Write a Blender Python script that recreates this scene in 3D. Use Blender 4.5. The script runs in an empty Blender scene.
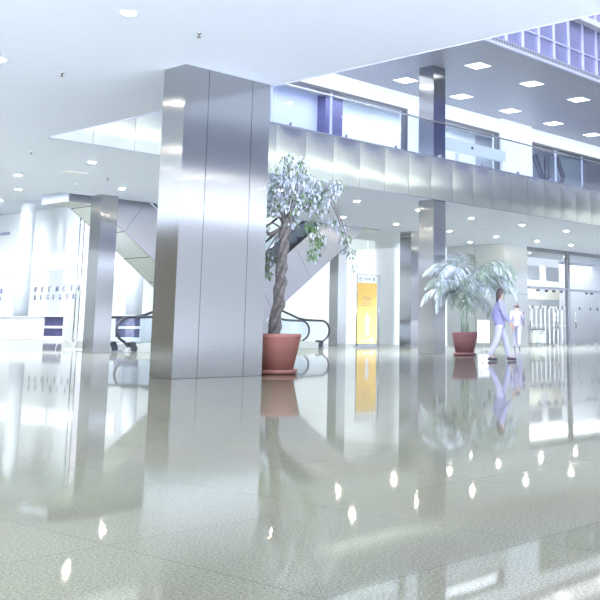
import bpy, bmesh, math, random
from mathutils import Vector, Matrix, noise
R = random.Random(7)
sc = bpy.context.scene
C = sc.collection
PI = math.pi

# ------------------------------------------------------------------ helpers
def lin(c):
    return tuple((v/12.92 if v <= .04045 else ((v+.055)/1.055)**2.4) for v in (x/255 for x in c)) + (1,)

class MB:
    """collects faces, builds one mesh object"""
    def __init__(s): s.v = []; s.f = []; s.m = []; s.mi = 0
    def add(s, vs, fs):
        o = len(s.v); s.v += [tuple(v) for v in vs]
        s.f += [tuple(i+o for i in f) for f in fs]; s.m += [s.mi]*len(fs); return s
    def box(s, x0, x1, y0, y1, z0, z1):
        return s.add([(x, y, z) for z in (z0, z1) for y in (y0, y1) for x in (x0, x1)],
                     [(0,2,3,1), (4,5,7,6), (0,1,5,4), (2,6,7,3), (0,4,6,2), (1,3,7,5)])
    def prism(s, poly, fn, d0, d1):
        """poly of (a,b) extruded along a third axis; fn(a,b,d)->xyz"""
        n = len(poly)
        vs = [fn(a, b, d0) for a, b in poly] + [fn(a, b, d1) for a, b in poly]
        fs = [tuple(range(n))[::-1], tuple(range(n, 2*n))] + [(i, (i+1) % n, n+(i+1) % n, n+i) for i in range(n)]
        return s.add(vs, fs)
    def tube(s, pts, r, n=8, caps=True, flat=1.0):
        pts = [Vector(p) for p in pts]; rs = r if isinstance(r, (list, tuple)) else [r]*len(pts)
        o = []; prev = None
        for i, p in enumerate(pts):
            t = (pts[min(i+1, len(pts)-1)]-pts[max(i-1, 0)]).normalized()
            a = prev if prev is not None else (Vector((0,0,1)) if abs(t.z) < .9 else Vector((1,0,0)))
            b = t.cross(a).normalized(); a = b.cross(t).normalized(); prev = a
            for k in range(n):
                w = 2*PI*k/n; o.append(p+(a*math.cos(w)*flat+b*math.sin(w))*rs[i])
        fs = [(i*n+k, i*n+(k+1) % n, (i+1)*n+(k+1) % n, (i+1)*n+k) for i in range(len(pts)-1) for k in range(n)]
        if caps: fs += [tuple(range(n))[::-1], tuple(range((len(pts)-1)*n, len(pts)*n))]
        return s.add(o, fs)
    def lathe(s, prof, c=(0,0,0), n=32):
        vs = [(c[0]+r*math.cos(2*PI*k/n), c[1]+r*math.sin(2*PI*k/n), c[2]+z) for r, z in prof for k in range(n)]
        fs = [(i*n+k, i*n+(k+1) % n, (i+1)*n+(k+1) % n, (i+1)*n+k) for i in range(len(prof)-1) for k in range(n)]
        if prof[0][0] > 1e-6: fs.append(tuple(range(n))[::-1])
        if prof[-1][0] > 1e-6: fs.append(tuple(range((len(prof)-1)*n, len(prof)*n)))
        return s.add(vs, fs)
    def build(s, name, mat, parent=None, smooth=False, bevel=0):
        me = bpy.data.meshes.new(name); me.from_pydata(s.v, [], s.f)
        mats = mat if isinstance(mat, (list, tuple)) else [mat]
        for m in mats: me.materials.append(m)
        if len(mats) > 1: me.polygons.foreach_set('material_index', s.m)
        if smooth: me.polygons.foreach_set('use_smooth', [True]*len(me.polygons))
        bm = bmesh.new(); bm.from_mesh(me); bmesh.ops.recalc_face_normals(bm, faces=bm.faces[:]); bm.to_mesh(me); bm.free()
        o = bpy.data.objects.new(name, me); C.objects.link(o)
        if parent: o.parent = parent
        if bevel:
            b = o.modifiers.new('bevel', 'BEVEL'); b.width = bevel; b.segments = 2; b.limit_method = 'ANGLE'
        return o

def tag(o, label, cat, group=None):
    o['label'] = label; o['category'] = cat
    if group: o['group'] = group
    return o
def thing(name, label, cat, loc=(0,0,0), rz=0, group=None):
    o = bpy.data.objects.new(name, None); o.empty_display_size = .1; C.objects.link(o)
    o.location = loc; o.rotation_euler = (0, 0, rz)
    return tag(o, label, cat, group)
def struct(o, label=None):
    o['kind'] = 'structure'
    if label: o['label'] = label
    return o
def dup(root, loc, label, rz=None):
    r = root.copy(); C.objects.link(r); r.location = loc; r['label'] = label
    if rz is not None: r.rotation_euler = (0, 0, rz)
    for ch in list(root.children):
        c = ch.copy(); C.objects.link(c); c.parent = r
        for g in list(ch.children):
            d = g.copy(); C.objects.link(d); d.parent = c
    return r

# ------------------------------------------------------------------ materials
def newmat(name):
    m = bpy.data.materials.new(name); m.use_nodes = True; nt = m.node_tree
    return m, nt, nt.nodes['Principled BSDF']
def plain(name, col, rough=.5, metal=0., spec=.5, var=0.05, scale=6., coat=0., **kw):
    m, nt, b = newmat(name); c = lin(col)
    n = nt.nodes.new('ShaderNodeTexNoise'); n.inputs['Scale'].default_value = scale; n.inputs['Detail'].default_value = 4
    tc = nt.nodes.new('ShaderNodeTexCoord'); nt.links.new(tc.outputs['Object'], n.inputs['Vector'])
    r = nt.nodes.new('ShaderNodeValToRGB'); nt.links.new(n.outputs['Fac'], r.inputs['Fac'])
    r.color_ramp.elements[0].position = .3; r.color_ramp.elements[1].position = .7
    r.color_ramp.elements[0].color = tuple(max(0, v*(1-var)) for v in c[:3])+(1,)
    r.color_ramp.elements[1].color = tuple(min(1, v*(1+var)) for v in c[:3])+(1,)
    nt.links.new(r.outputs['Color'], b.inputs['Base Color'])
    b.inputs['Roughness'].default_value = rough; b.inputs['Metallic'].default_value = metal
    b.inputs['Specular IOR Level'].default_value = spec; b.inputs['Coat Weight'].default_value = coat
    return m
def emit(name, col, s):
    m, nt, b = newmat(name)
    b.inputs['Base Color'].default_value = (.8,.8,.8,1)
    b.inputs['Emission Color'].default_value = lin(col); b.inputs['Emission Strength'].default_value = s
    return m
def steel(name, col, rough=.3, aniso=.8, wav=.02, wscale=(1.2, 1.2, 3.0), brush=.0):
    """brushed stainless sheet: vertical grain, slightly buckled"""
    m, nt, b = newmat(name)
    b.inputs['Metallic'].default_value = 1; b.inputs['Roughness'].default_value = rough
    b.inputs['Anisotropic'].default_value = aniso; b.inputs['Anisotropic Rotation'].default_value = ANROT
    tc = nt.nodes.new('ShaderNodeTexCoord')
    mp = nt.nodes.new('ShaderNodeMapping'); mp.inputs['Scale'].default_value = (90, 90, .6); nt.links.new(tc.outputs['Object'], mp.inputs['Vector'])
    n = nt.nodes.new('ShaderNodeTexNoise'); n.inputs['Scale'].default_value = 1.; n.inputs['Detail'].default_value = 3; nt.links.new(mp.outputs['Vector'], n.inputs['Vector'])
    r = nt.nodes.new('ShaderNodeValToRGB'); nt.links.new(n.outputs['Fac'], r.inputs['Fac'])
    c = lin(col)
    r.color_ramp.elements[0].color = tuple(v*.93 for v in c[:3])+(1,); r.color_ramp.elements[1].color = tuple(min(1, v*1.05) for v in c[:3])+(1,)
    nt.links.new(r.outputs['Color'], b.inputs['Base Color'])
    tg = nt.nodes.new('ShaderNodeTangent'); tg.direction_type = 'RADIAL'; tg.axis = 'Z'; nt.links.new(tg.outputs['Tangent'], b.inputs['Tangent'])
    if wav:
        mp2 = nt.nodes.new('ShaderNodeMapping'); mp2.inputs['Scale'].default_value = wscale; nt.links.new(tc.outputs['Object'], mp2.inputs['Vector'])
        n2 = nt.nodes.new('ShaderNodeTexNoise'); n2.inputs['Scale'].default_value = 1.; n2.inputs['Detail'].default_value = 1; nt.links.new(mp2.outputs['Vector'], n2.inputs['Vector'])
        bp = nt.nodes.new('ShaderNodeBump'); bp.inputs['Distance'].default_value = wav; bp.inputs['Strength'].default_value = 1
        nt.links.new(n2.outputs['Fac'], bp.inputs['Height']); nt.links.new(bp.outputs['Normal'], b.inputs['Normal'])
    return m
ANROT = 0.0
def glass(name, tint=(249,251,252), refl=.045, rough=0.):
    m = bpy.data.materials.new(name); m.use_nodes = True; nt = m.node_tree; nt.nodes.clear()
    out = nt.nodes.new('ShaderNodeOutputMaterial'); mx = nt.nodes.new('ShaderNodeMixShader')
    t = nt.nodes.new('ShaderNodeBsdfTransparent'); t.inputs['Color'].default_value = lin(tint)
    g = nt.nodes.new('ShaderNodeBsdfGlossy'); g.inputs['Roughness'].default_value = rough
    lw = nt.nodes.new('ShaderNodeLayerWeight'); lw.inputs['Blend'].default_value = .5
    pw = nt.nodes.new('ShaderNodeMath'); pw.operation = 'POWER'; pw.inputs[1].default_value = 4.5; nt.links.new(lw.outputs['Facing'], pw.inputs[0])
    f = nt.nodes.new('ShaderNodeMath'); f.operation = 'MULTIPLY_ADD'; f.inputs[1].default_value = .9; f.inputs[2].default_value = refl; nt.links.new(pw.outputs[0], f.inputs[0])
    nt.links.new(f.outputs[0], mx.inputs['Fac']); nt.links.new(t.outputs['BSDF'], mx.inputs[1]); nt.links.new(g.outputs['BSDF'], mx.inputs[2])
    nt.links.new(mx.outputs['Shader'], out.inputs['Surface'])
    return m

def floor_mat():
    m, nt, b = newmat('polished_granite')
    tc = nt.nodes.new('ShaderNodeTexCoord')
    n = nt.nodes.new('ShaderNodeTexNoise'); n.inputs['Scale'].default_value = 115; n.inputs['Detail'].default_value = 5; n.inputs['Roughness'].default_value = .75
    nt.links.new(tc.outputs['Object'], n.inputs['Vector'])
    r = nt.nodes.new('ShaderNodeValToRGB'); nt.links.new(n.outputs['Fac'], r.inputs['Fac'])
    e = r.color_ramp.elements
    e[0].position = .36; e[0].color = lin((50,48,34)); e[1].position = .66; e[1].color = lin((134,131,108))
    e.new(.5).color = lin((92,90,72))
    n2 = nt.nodes.new('ShaderNodeTexNoise'); n2.inputs['Scale'].default_value = .9; n2.inputs['Detail'].default_value = 3
    nt.links.new(tc.outputs['Object'], n2.inputs['Vector'])
    mix = nt.nodes.new('ShaderNodeMix'); mix.data_type = 'RGBA'; mix.blend_type = 'MULTIPLY'; mix.inputs[0].default_value = .18
    nt.links.new(r.outputs['Color'], mix.inputs[6]); nt.links.new(n2.outputs['Color'], mix.inputs[7])
    br = nt.nodes.new('ShaderNodeTexBrick'); br.offset = 0; br.inputs['Scale'].default_value = 1
    br.inputs['Mortar Size'].default_value = .004; br.inputs['Brick Width'].default_value = 1.0; br.inputs['Row Height'].default_value = 1.0
    br.inputs['Color1'].default_value = (1,1,1,1); br.inputs['Color2'].default_value = (.93,.93,.93,1); br.inputs['Mortar'].default_value = (.6,.6,.6,1)
    nt.links.new(tc.outputs['Object'], br.inputs['Vector'])
    mix2 = nt.nodes.new('ShaderNodeMix'); mix2.data_type = 'RGBA'; mix2.blend_type = 'MULTIPLY'; mix2.inputs[0].default_value = 1
    nt.links.new(mix.outputs[2], mix2.inputs[6]); nt.links.new(br.outputs['Color'], mix2.inputs[7])
    nt.links.new(mix2.outputs[2], b.inputs['Base Color'])
    b.inputs['Roughness'].default_value = .035; b.inputs['IOR'].default_value = 1.62
    n3 = nt.nodes.new('ShaderNodeTexNoise'); n3.inputs['Scale'].default_value = 3.; n3.inputs['Detail'].default_value = 2
    nt.links.new(tc.outputs['Object'], n3.inputs['Vector'])
    bp = nt.nodes.new('ShaderNodeBump'); bp.inputs['Distance'].default_value = .0003; bp.inputs['Strength'].default_value = .4
    nt.links.new(n3.outputs['Fac'], bp.inputs['Height']); nt.links.new(bp.outputs['Normal'], b.inputs['Normal'])
    b2 = nt.nodes.new('ShaderNodeBsdfPrincipled'); nt.links.new(mix2.outputs[2], b2.inputs['Base Color']); b2.inputs['Roughness'].default_value = .34; b2.inputs['IOR'].default_value = 1.62
    ms = nt.nodes.new('ShaderNodeMixShader'); ms.inputs['Fac'].default_value = .3
    nt.links.new(b.outputs['BSDF'], ms.inputs[1]); nt.links.new(b2.outputs['BSDF'], ms.inputs[2])
    nt.links.new(ms.outputs['Shader'], nt.nodes['Material Output'].inputs['Surface'])
    return m
def perforated_mat():
    m, nt, b = newmat('perforated_ceiling')
    tc = nt.nodes.new('ShaderNodeTexCoord')
    vo = nt.nodes.new('ShaderNodeTexVoronoi'); vo.inputs['Randomness'].default_value = 0; vo.inputs['Scale'].default_value = 7.4
    nt.links.new(tc.outputs['Object'], vo.inputs['Vector'])
    r = nt.nodes.new('ShaderNodeValToRGB'); nt.links.new(vo.outputs['Distance'], r.inputs['Fac'])
    r.color_ramp.elements[0].position = .30; r.color_ramp.elements[0].color = lin((108,110,120))
    r.color_ramp.elements[1].position = .42; r.color_ramp.elements[1].color = lin((164,167,178))
    nt.links.new(r.outputs['Color'], b.inputs['Base Color']); b.inputs['Roughness'].default_value = .4
    return m

M = dict(
    floor=floor_mat(), perf=perforated_mat(),
    ceil=plain('white_plaster', (228,235,250), .7, var=.01),
    wall=plain('white_wall_paint', (240,244,246), .6, var=.01),
    cream=plain('cream_wall_paint', (222,221,205), .6, var=.02),
    grey=plain('grey_wall_paint', (176,180,186), .6, var=.02),
    steel=steel('brushed_steel_column', (172,173,175), .16, .98, 0, (.35,.35,2.0)),
    steel2=steel('brushed_steel_escalator', (168,168,172), .33, .6, .006),
    fascia=steel('polished_steel_panel', (236,238,222), .17, .6, 0),
    pale=plain('pale_metal_panel', (214,222,220), .35, .3, var=.01),
    cladding=steel('satin_wall_panel', (196,200,198), .38, .4, .004),
    dark=plain('dark_frame', (112,114,120), .4, .5),
    gap=plain('shadow_gap', (60,62,66), .6),
    chrome=plain('stainless_trim', (205,208,214), .2, 1.),
    rubber=plain('black_rubber', (34,35,40), .45),
    glass=glass('clear_glass'), rail_glass=glass('balustrade_glass', (246,249,252)),
    purple=plain('dusk_sky_glazing', (172,174,208), .15, .5, var=.06, scale=.5),  # violet base colour stands in for the dusk sky reflected in the glass
    mull=plain('pale_mullion', (200,203,232), .4),
    violet=plain('violet_panel', (96,94,138), .25, .2, var=.15, scale=.8),
    lamp=emit('downlight_lens', (255,244,220), 400.),
    panel=emit('light_panel', (250,252,255), 3.),
    winlit=emit('daylit_window', (236,246,255), .9),
    rim=plain('white_rim', (238,240,244), .4),
    terra=plain('terracotta', (150,99,90), .55, var=.08),
    terra2=plain('dusky_terracotta', (130,88,92), .55, var=.08),
    soil=plain('soil', (70,58,50), .9, var=.3, scale=30),
    bark=plain('grey_bark', (102,97,96), .8, var=.35, scale=14),
    leafp=plain('variegated_leaf', (192,196,218), .4, var=.15, scale=8),
    leafm=plain('grey_green_leaf', (138,150,146), .35, var=.2, scale=8),
    leafg=plain('green_leaf', (96,124,84), .35, var=.25, scale=8),
    palmp=plain('pale_palm_leaf', (206,214,226), .35, var=.12, scale=5),
    palmg=plain('palm_leaf', (150,166,150), .4, var=.2, scale=5),
    yellow=plain('yellow_print', (246,204,116), .5, var=.02),
    white=plain('white_print', (248,248,248), .5, var=.01),
    pink=plain('mauve_ink', (206,160,140), .5),
    grey_ink=plain('grey_ink', (150,150,160), .5),
    letter=plain('grey_violet_letter', (150,156,184), .4, var=.03),
    pinkpanel=plain('pale_pink_banner', (222,214,222), .5, var=.02),
    counter=plain('white_laminate', (248,249,250), .3, var=.01),
    screen=plain('violet_screen', (84,82,124), .2, var=.2, scale=2),
    shaft=plain('pale_column_paint', (214,220,226), .45, var=.01),
    granite=plain('pale_grey_stone', (140,141,134), .3, var=.1, scale=40),
    skin=plain('skin', (208,172,158), .5), hair=plain('brown_hair', (74,60,66), .5, var=.2, scale=30),
    hair2=plain('dark_brown_hair', (80,68,70), .9, spec=.1, var=.2, scale=30),
    top1=plain('violet_jersey', (160,160,206), .8, var=.08), trou1=plain('lavender_trousers', (204,206,238), .8, var=.05),
    top2=plain('pale_mauve_shirt', (150,144,174), .8, var=.05), trou2=plain('slate_trousers', (150,148,172), .8, var=.05),
    shoe=plain('dark_shoe', (70,68,90), .4), eye=plain('eye_dark', (40,36,40), .3),
    lip=plain('lip', (170,110,108), .5),
)

# ------------------------------------------------------------------ setting
H = 4.58; FL = 5.85; UC = 8.75; YF = 18.8; VX = 10.6; YB = 26.42; WX = 37.4
struct(MB().box(-5, 80, -5, 100, -.2, 0).build('floor', M['floor']), 'polished speckled grey granite floor')
c = MB()
c.box(-5, VX, -5, YB, H, FL); c.box(VX, 60, -5, 4.0, H, FL); c.box(VX, 60, YF+.04, YB, H, FL); c.box(-5, 15.4, YB, 44, H, FL); c.box(29.5, 60, YB, 30.2, H+.02, FL); c.box(15.4, 16.55, YB, 29.6, 5.45, FL)
struct(c.build('ceiling', M['ceil']), 'white slab ceiling with recessed downlights around the atrium void')
struct(MB().box(-16, WX+.4, 30.3, 84, 9.05, 9.3).box(15.5, 30.6, YB+.02, 30.3, 9.05, 9.3).build('ceiling_hall', M['ceil']), 'high white ceiling of the bright hall behind')
struct(MB().box(VX, 60, 16.1, 31, UC, UC+.25).build('ceiling_upper', M['perf']), 'grey perforated metal ceiling of the upper floor with square lights')
struct(MB().box(VX, 60, -1, 7.0, UC, UC+.25).build('ceiling_opposite', M['ceil']), 'upper ceiling across the void')
g = MB(); g.box(VX, 60, 6.7, 6.8, UC+.25, 16)
struct(g.build('window_8', M['purple']), 'violet clerestory across the void')
w = MB(); w.box(WX, WX+.3, 29.6, 84, 0, 9.05)
struct(w.build('wall_back', M['wall']), 'bright white hall wall')
struct(MB().box(-5.3, -5, 44, 84, 0, 9.05).build('wall_left', M['wall']), 'white side wall of the hall')
struct(MB().box(-5.3, WX+.3, 84, 84.3, 0, 9.05).build('wall_far', M['wall']), 'white end wall of the hall')
# lit window band in the hall wall
k = 0
def winband(y0, y1, n, z0, z1, nm, mt):
    f = MB()
    f.box(WX-.05, WX, y0, y1, z0-.05, z0); f.box(WX-.05, WX, y0, y1, z1, z1+.05)
    for i in range(n+1):
        y = y0+(y1-y0)*i/n; f.box(WX-.05, WX, y-.03, y+.03, z0, z1)
    o = struct(f.build(nm, M['rim']))
    MB().box(WX-.02, WX-.005, y0, y1, z0, z1).build('pane', mt, o)
    return o
winband(56.0, 68.0, 6, 4.66, 5.85, 'window_1', M['winlit'])['label'] = 'long bright window band above the lettering'
winband(69.2, 81.2, 6, 4.66, 5.85, 'window_2', M['winlit'])['label'] = 'bright window band at the far left'
winband(30.4, 43.0, 6, 4.72, 5.85, 'window_3', M['pale'])['label'] = 'pale window band above the white wall behind the yellow banner'
struct(MB().box(WX-.06, WX, 68.05, 68.45, 4.66, 5.85).build('trim_1', M['grey']), 'grey upright beside the window band')
# clad pier right of the palm
p = MB(); p.mi = 0
p.box(37.46, 39.3, 26.25, 29.55, 0, H)
p.mi = 1
for z in (2.35,): p.box(37.45, 39.31, 26.24, 29.56, z, z+.012)
for y in (27.9,): p.box(37.45, 37.47, y, y+.012, 0, H)
struct(p.build('wall_right', [M['cladding'], M['gap']]), 'satin metal clad wall block behind the palm')

# opposite side of the void (mirrored in the columns and the fascia)
o_ = MB(); o_.box(VX, 60, 3.9, 4.0, FL, FL+.05); o_.box(VX, 60, -.2, .1, FL, UC)
struct(o_.build('wall_front', M['wall']), 'upper wall across the void')
# upper wall with three glazed openings
u = MB(); Y = 22.0
u.box(VX, 60, Y, Y+.3, 8.2, UC)
for a, b_ in ((VX, 17.0), (25.65, 26.3), (41.5, 60)): u.box(a, b_, Y, Y+.3, FL, 8.2)
u.box(31.1, 33.15, Y-.18, Y+.3, FL, UC)
struct(u.build('wall_upper', M['wall']), 'white wall of the upper floor')
def upper_window(nm, x0, x1, head, muls, label, beam=False):
    f = MB(); t = .09
    f.box(x0, x1, Y-.05, Y+.12, head-t, head); f.box(x0, x0+t, Y-.05, Y+.12, FL, head-t); f.box(x1-t-.06, x1, Y-.05, Y+.12, FL, head-t)
    o = struct(f.build(nm, M['dark']), label)
    MB().box(x0+t, x1-t-.06, Y+.02, Y+.035, FL, head-t).build('pane', M['glass'], o)
    m_ = MB()
    for x in muls: m_.box(x-.03, x+.03, Y, Y+.06, FL, head-t)
    if muls: m_.build('mullion', M['mull'], o)
    if beam:
        MB().box(x0+.05, x1+.15, Y-.22, Y-.06, 7.05, 7.48).build('door_operator', M['pale'], o, bevel=.01)
        s = MB().lathe([(.06, 0), (.06, .03), (.0, .04)], n=12).build('sensor', M['dark'], o)
        s.location = (29.1, Y-.22, 7.3); s.rotation_euler = (PI/2, 0, 0)
        MB().box(28.45, 28.53, Y-.04, Y+.06, FL, 7.05).build('door_stile', M['mull'], o)
    return o
upper_window('window_4', 17.0, 25.65, 8.2, (19.5, 22.0), 'long glazed shopfront upstairs, left of the tall column')
upper_window('window_5', 26.3, 31.1, 8.2, (), 'upstairs glass entrance with a beam across, right of the tall column', True)
upper_window('window_6', 33.15, 41.5, 8.2, (35.2, 37.3), 'upstairs glazing with dark braces inside, at the right')
i_ = MB(); i_.mi = 0
i_.box(17, 23.9, 24.6, 24.7, FL, UC); i_.mi = 1; i_.box(23.9, 24.75, 24.2, 24.7, FL, UC); i_.mi = 2; i_.box(24.75, 33.1, 24.6, 24.7, FL, UC)
i_.mi = 3; i_.box(33.1, 42, 24.6, 24.7, FL, UC)
struct(i_.build('wall_inner', [plain('lilac_wall', (196,200,222), .3, var=.06, scale=.5), M['violet'], M['wall'], M['grey']]), 'inner wall seen through the upstairs glazing')
b_ = thing('steel_brace', 'dark diagonal steel braces behind the upstairs glass beside the white pier', 'brace', (35.9, 23.4, FL+.07))
for q in (((-.3,0,.0),(.5,0,1.1)), ((.5,0,1.1),(-.2,0,2.2)), ((1.0,0,.0),(2.1,0,1.5)), ((2.1,0,1.5),(1.6,0,2.3)), ((.75,0,0),(.75,0,2.3))):
    MB().tube(q, .11, 6).build('strut', M['dark'], b_)

# violet clerestory above the upper ceiling edge
g = MB(); g.box(VX, 60, 16.22, 16.3, UC+.25, 16)
pu = struct(g.build('window_7', M['purple']), 'tall violet glazed clerestory above the perforated ceiling')
x = 22.45-.866*13
mm = MB()
while x < 50: mm.box(x-.014, x+.014, 16.14, 16.22, UC+.25, 16); x += .866
mm.build('mullion', M['mull'], pu)
MB().box(VX, 60, 16.17, 16.22, 9.58, 9.62).build('transom', M['mull'], pu)
MB().box(26.9, 60, 15.9, 16.2, 10.55, 10.74).build('light_beam', M['white'], pu)
struct(MB().box(VX, 60, 16.02, 16.1, UC-.01, UC+.05).build('trim_2', M['mull']), 'pale edge of the perforated ceiling')
struct(MB().box(VX-.0, VX+.02, -5, YF, H-.006, FL).build('trim_3', M['mull']), 'pale metal edge of the near ceiling slab along the void')

# glazed entrance at the right
DY = 26.3
d = MB()
d.box(39.3, 60, DY-.08, DY+.08, 4.42, H); d.box(42.78, 43.0, DY-.08, DY+.08, 0, 4.42); d.box(49.3, 49.5, DY-.08, DY+.08, 0, 4.42)
do = struct(d.build('door_1', M['dark']), 'glazed entrance screen with double glass doors')
MB().box(39.3, 42.78, DY-.05, DY+.05, 2.64, 2.76).box(43.0, 49.3, DY-.05, DY+.05, 2.62, 2.74).build('transom', M['dark'], do)
gl = [(39.32, 40.25), (40.27, 41.65), (41.67, 42.76), (43.02, 44.7), (44.72, 46.0), (46.02, 47.6), (47.62, 49.28)]
for a, b in gl:
    MB().box(a, b, DY-.006, DY+.006, .03, 2.64).build('glass_leaf', M['glass'], do)
for a, b in ((39.32, 42.76), (43.02, 49.28)):
    MB().box(a, b, DY-.006, DY+.006, 2.76, 4.42).build('glass_light', M['glass'], do)
for px in (39.75, 40.4, 41.1, 41.95, 42.35, 43.95, 45.0, 45.7, 47.3):
    m_ = MB().lathe([(.085, 0), (.085, .004)], n=16).build('glass_marker', M['gap'], do)
    m_.location = (px, DY-.012, 1.8); m_.rotation_euler = (PI/2, 0, 0)
for hx in (39.42, 41.55, 41.8, 43.45):
    h = MB().tube([(hx, DY-.09, .8), (hx, DY-.09, 1.62)], .022, 8); h.tube([(hx, DY-.09, .9), (hx, DY, .9)], .012, 6); h.tube([(hx, DY-.09, 1.52), (hx, DY, 1.52)], .012, 6)
    h.build('door_handle', M['chrome'], do, True)
for hx in (40.25, 41.0, 41.65, 42.3, 44.7, 45.2): 
    MB().box(hx-.08, hx+.08, DY-.045, DY+.045, 2.53, 2.63).build('patch_fitting', M['gap'], do)
for hx in (40.25, 41.65, 42.5, 43.3, 44.7, 45.6): 
    MB().box(hx-.14, hx+.14, DY-.04, DY+.04, 0, .1).build('floor_patch', M['chrome'], do)
# vestibule beyond
v = MB(); v.mi = 0; v.box(39.3, 60, 33.8, 34, 0, H); v.mi = 1; v.box(46.6, 52, 31.4, 31.5, 2.45, 3.5); v.mi = 2; v.box(48.6, 60, 30.2, 30.35, 0, H); v.box(46.55, 47.0, 30.2, 30.3, 2.6, 4.2)
struct(v.build('wall_vestibule', [M['wall'], M['cream'], M['grey']]), 'pale walls beyond the glass entrance')
bal = thing('stair_railing', 'white stair railing with posts beyond the left glass doors', 'railing', (45.0, 29.5, 0))
for i in range(9): MB().box(-.5+i*.42, -.44+i*.42, -.03, .03, 0, 1.9).build('baluster', M['white'], bal)
MB().box(-.6, 3.2, -.04, .04, 1.9, 1.98).build('top_rail', M['white'], bal)
MB().box(-.6, 3.2, -.03, .03, .95, 1.0).build('mid_rail', M['white'], bal)
tur = thing('turnstile', 'low steel turnstile beyond the glass entrance by the clad wall', 'turnstile', (43.2, 28.3, 0))
MB().box(-.6, .6, -.12, .12, .0, .12).build('base_plate', M['granite'], tur)
MB().box(-.5, .5, -.09, .09, .12, .75).build('cabinet', M['cream'], tur, bevel=.01)
MB().box(-.55, .55, -.11, .11, .75, .8).build('top', M['dark'], tur)
for a in range(3): MB().tube([(0,-.1,.55),(.0+.12*math.cos(a*2.1),-.45,.55+.2*math.sin(a*2.1))], .018, 8).build('arm', M['chrome'], tur)

# ------------------------------------------------------------------ columns
def column(label, x0, y0, x1, y1, z1, seams, name='steel_column'):
    t = thing(name, label, 'column', ((x0+x1)/2, (y0+y1)/2, 0))
    hx, hy = (x1-x0)/2, (y1-y0)/2
    b = MB(); b.mi = 1; b.box(-hx+.012, hx-.012, -hy+.012, hy-.012, 0, z1)
    b.mi = 0
    xs = [-hx]+[s-(x0+x1)/2 for s in seams]+[hx]; g = .004
    for i in range(len(xs)-1):
        a, e = xs[i]+(g if i else 0), xs[i+1]-(g if i < len(xs)-2 else 0)
        b.box(a, e, -hy, hy, .006, z1)
    b.build('cladding', [M['steel'], M['gap']], t)
    MB().box(-hx+.006, hx-.006, -hy+.006, hy-.006, 0, .03).build('plinth', M['dark'], t)
    return t
column('wide brushed steel column in the foreground beside the ficus pot', 8.84, 11.91, 10.51, 12.44, H-.002, (9.28, 10.14))
column('brushed steel column at left in front of the escalator foot', 16.40, 25.85, 16.965, 26.4, H-.002, ())
column('two-storey steel column passing the balcony behind the palm', 23.28, 18.88, 23.855, 19.46, UC, ())
column('brushed steel column at the ceiling edge between yellow banner and palm', 30.42, 25.82, 31.0, 26.4, H-.002, (), )
column('distant steel column between the escalator and the yellow banner', 33.55, 32.9, 34.12, 33.47, 9.05, ())
def round_column(label, x, y):
    t = thing('round_column', label, 'column', (x, y, 0))
    MB().lathe([(.46, 0), (.46, 7.55)], n=40).build('shaft', M['shaft'], t, True)
    for z in (7.55, 7.95, 8.4): MB().lathe([(.46, z), (.5, z+.02), (.5, z+.1), (.46, z+.12), (.46, z+.44)], n=40).build('ring', M['shaft'], t)
round_column('pale round column behind the reception counter at far left', 34.2, 62.6)
round_column('pale round column behind the left escalator handrail', 34.2, 49.95)

# ------------------------------------------------------------------ balcony
bf = thing('balcony_fascia', 'band of shiny buckled steel panels along the balcony edge', 'balcony', (VX, YF, H))
n = 8; x = 16.84-1.04*6; idx = 0
while x < 42:
    b = MB(); vs = []
    ph = R.uniform(-.5, .5); amp = R.uniform(.005, .011)
    x0, x1 = max(x+.004, VX), x+1.036
    for j in range(n+1):
        for i in range(n+1):
            a, c_ = i/n*2-1, j/n*2-1
            vs.append((x0+(x1-x0)*i/n-VX, -amp*(1-a*a)*(1-c_**4)+.02+.003*math.sin(3*c_+ph), 1.27*j/n))
    fs = [(j*(n+1)+i, j*(n+1)+i+1, (j+1)*(n+1)+i+1, (j+1)*(n+1)+i) for j in range(n) for i in range(n)]
    b.add(vs, fs)
    b.build('panel', M['fascia'], bf, True); idx += 1; x += 1.04
MB().box(0, 42-VX, .028, .038, 0, 1.26).build('panel_backing', M['gap'], bf)  # thin dark backing sheet behind the fascia panels
MB().box(0, 42-VX, -.005, .07, 1.262, 1.30).build('top_cap', M['chrome'], bf)
MB().box(0, 42-VX, -.005, .03, -.02, -.003).build('drip_edge', M['chrome'], bf)
gb = thing('glass_balustrade', 'frameless glass balustrade with slim steel handrail on the balcony', 'balustrade', (VX, YF+.055, FL+.03))
x = 0
while x < 31:
    MB().box(x+.01, x+2.07, -.006, .006, 0, 1.06).build('glass_panel', M['rail_glass'], gb); x += 2.08
MB().tube([(0,0,1.09), (31.2,0,1.09)], .028, 10).build('handrail', M['chrome'], gb, True)
x = .5
while x < 31:
    MB().box(x-.04, x+.04, -.03, .03, 0, .09).build('clamp', M['chrome'], gb); x += 2.08

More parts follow.
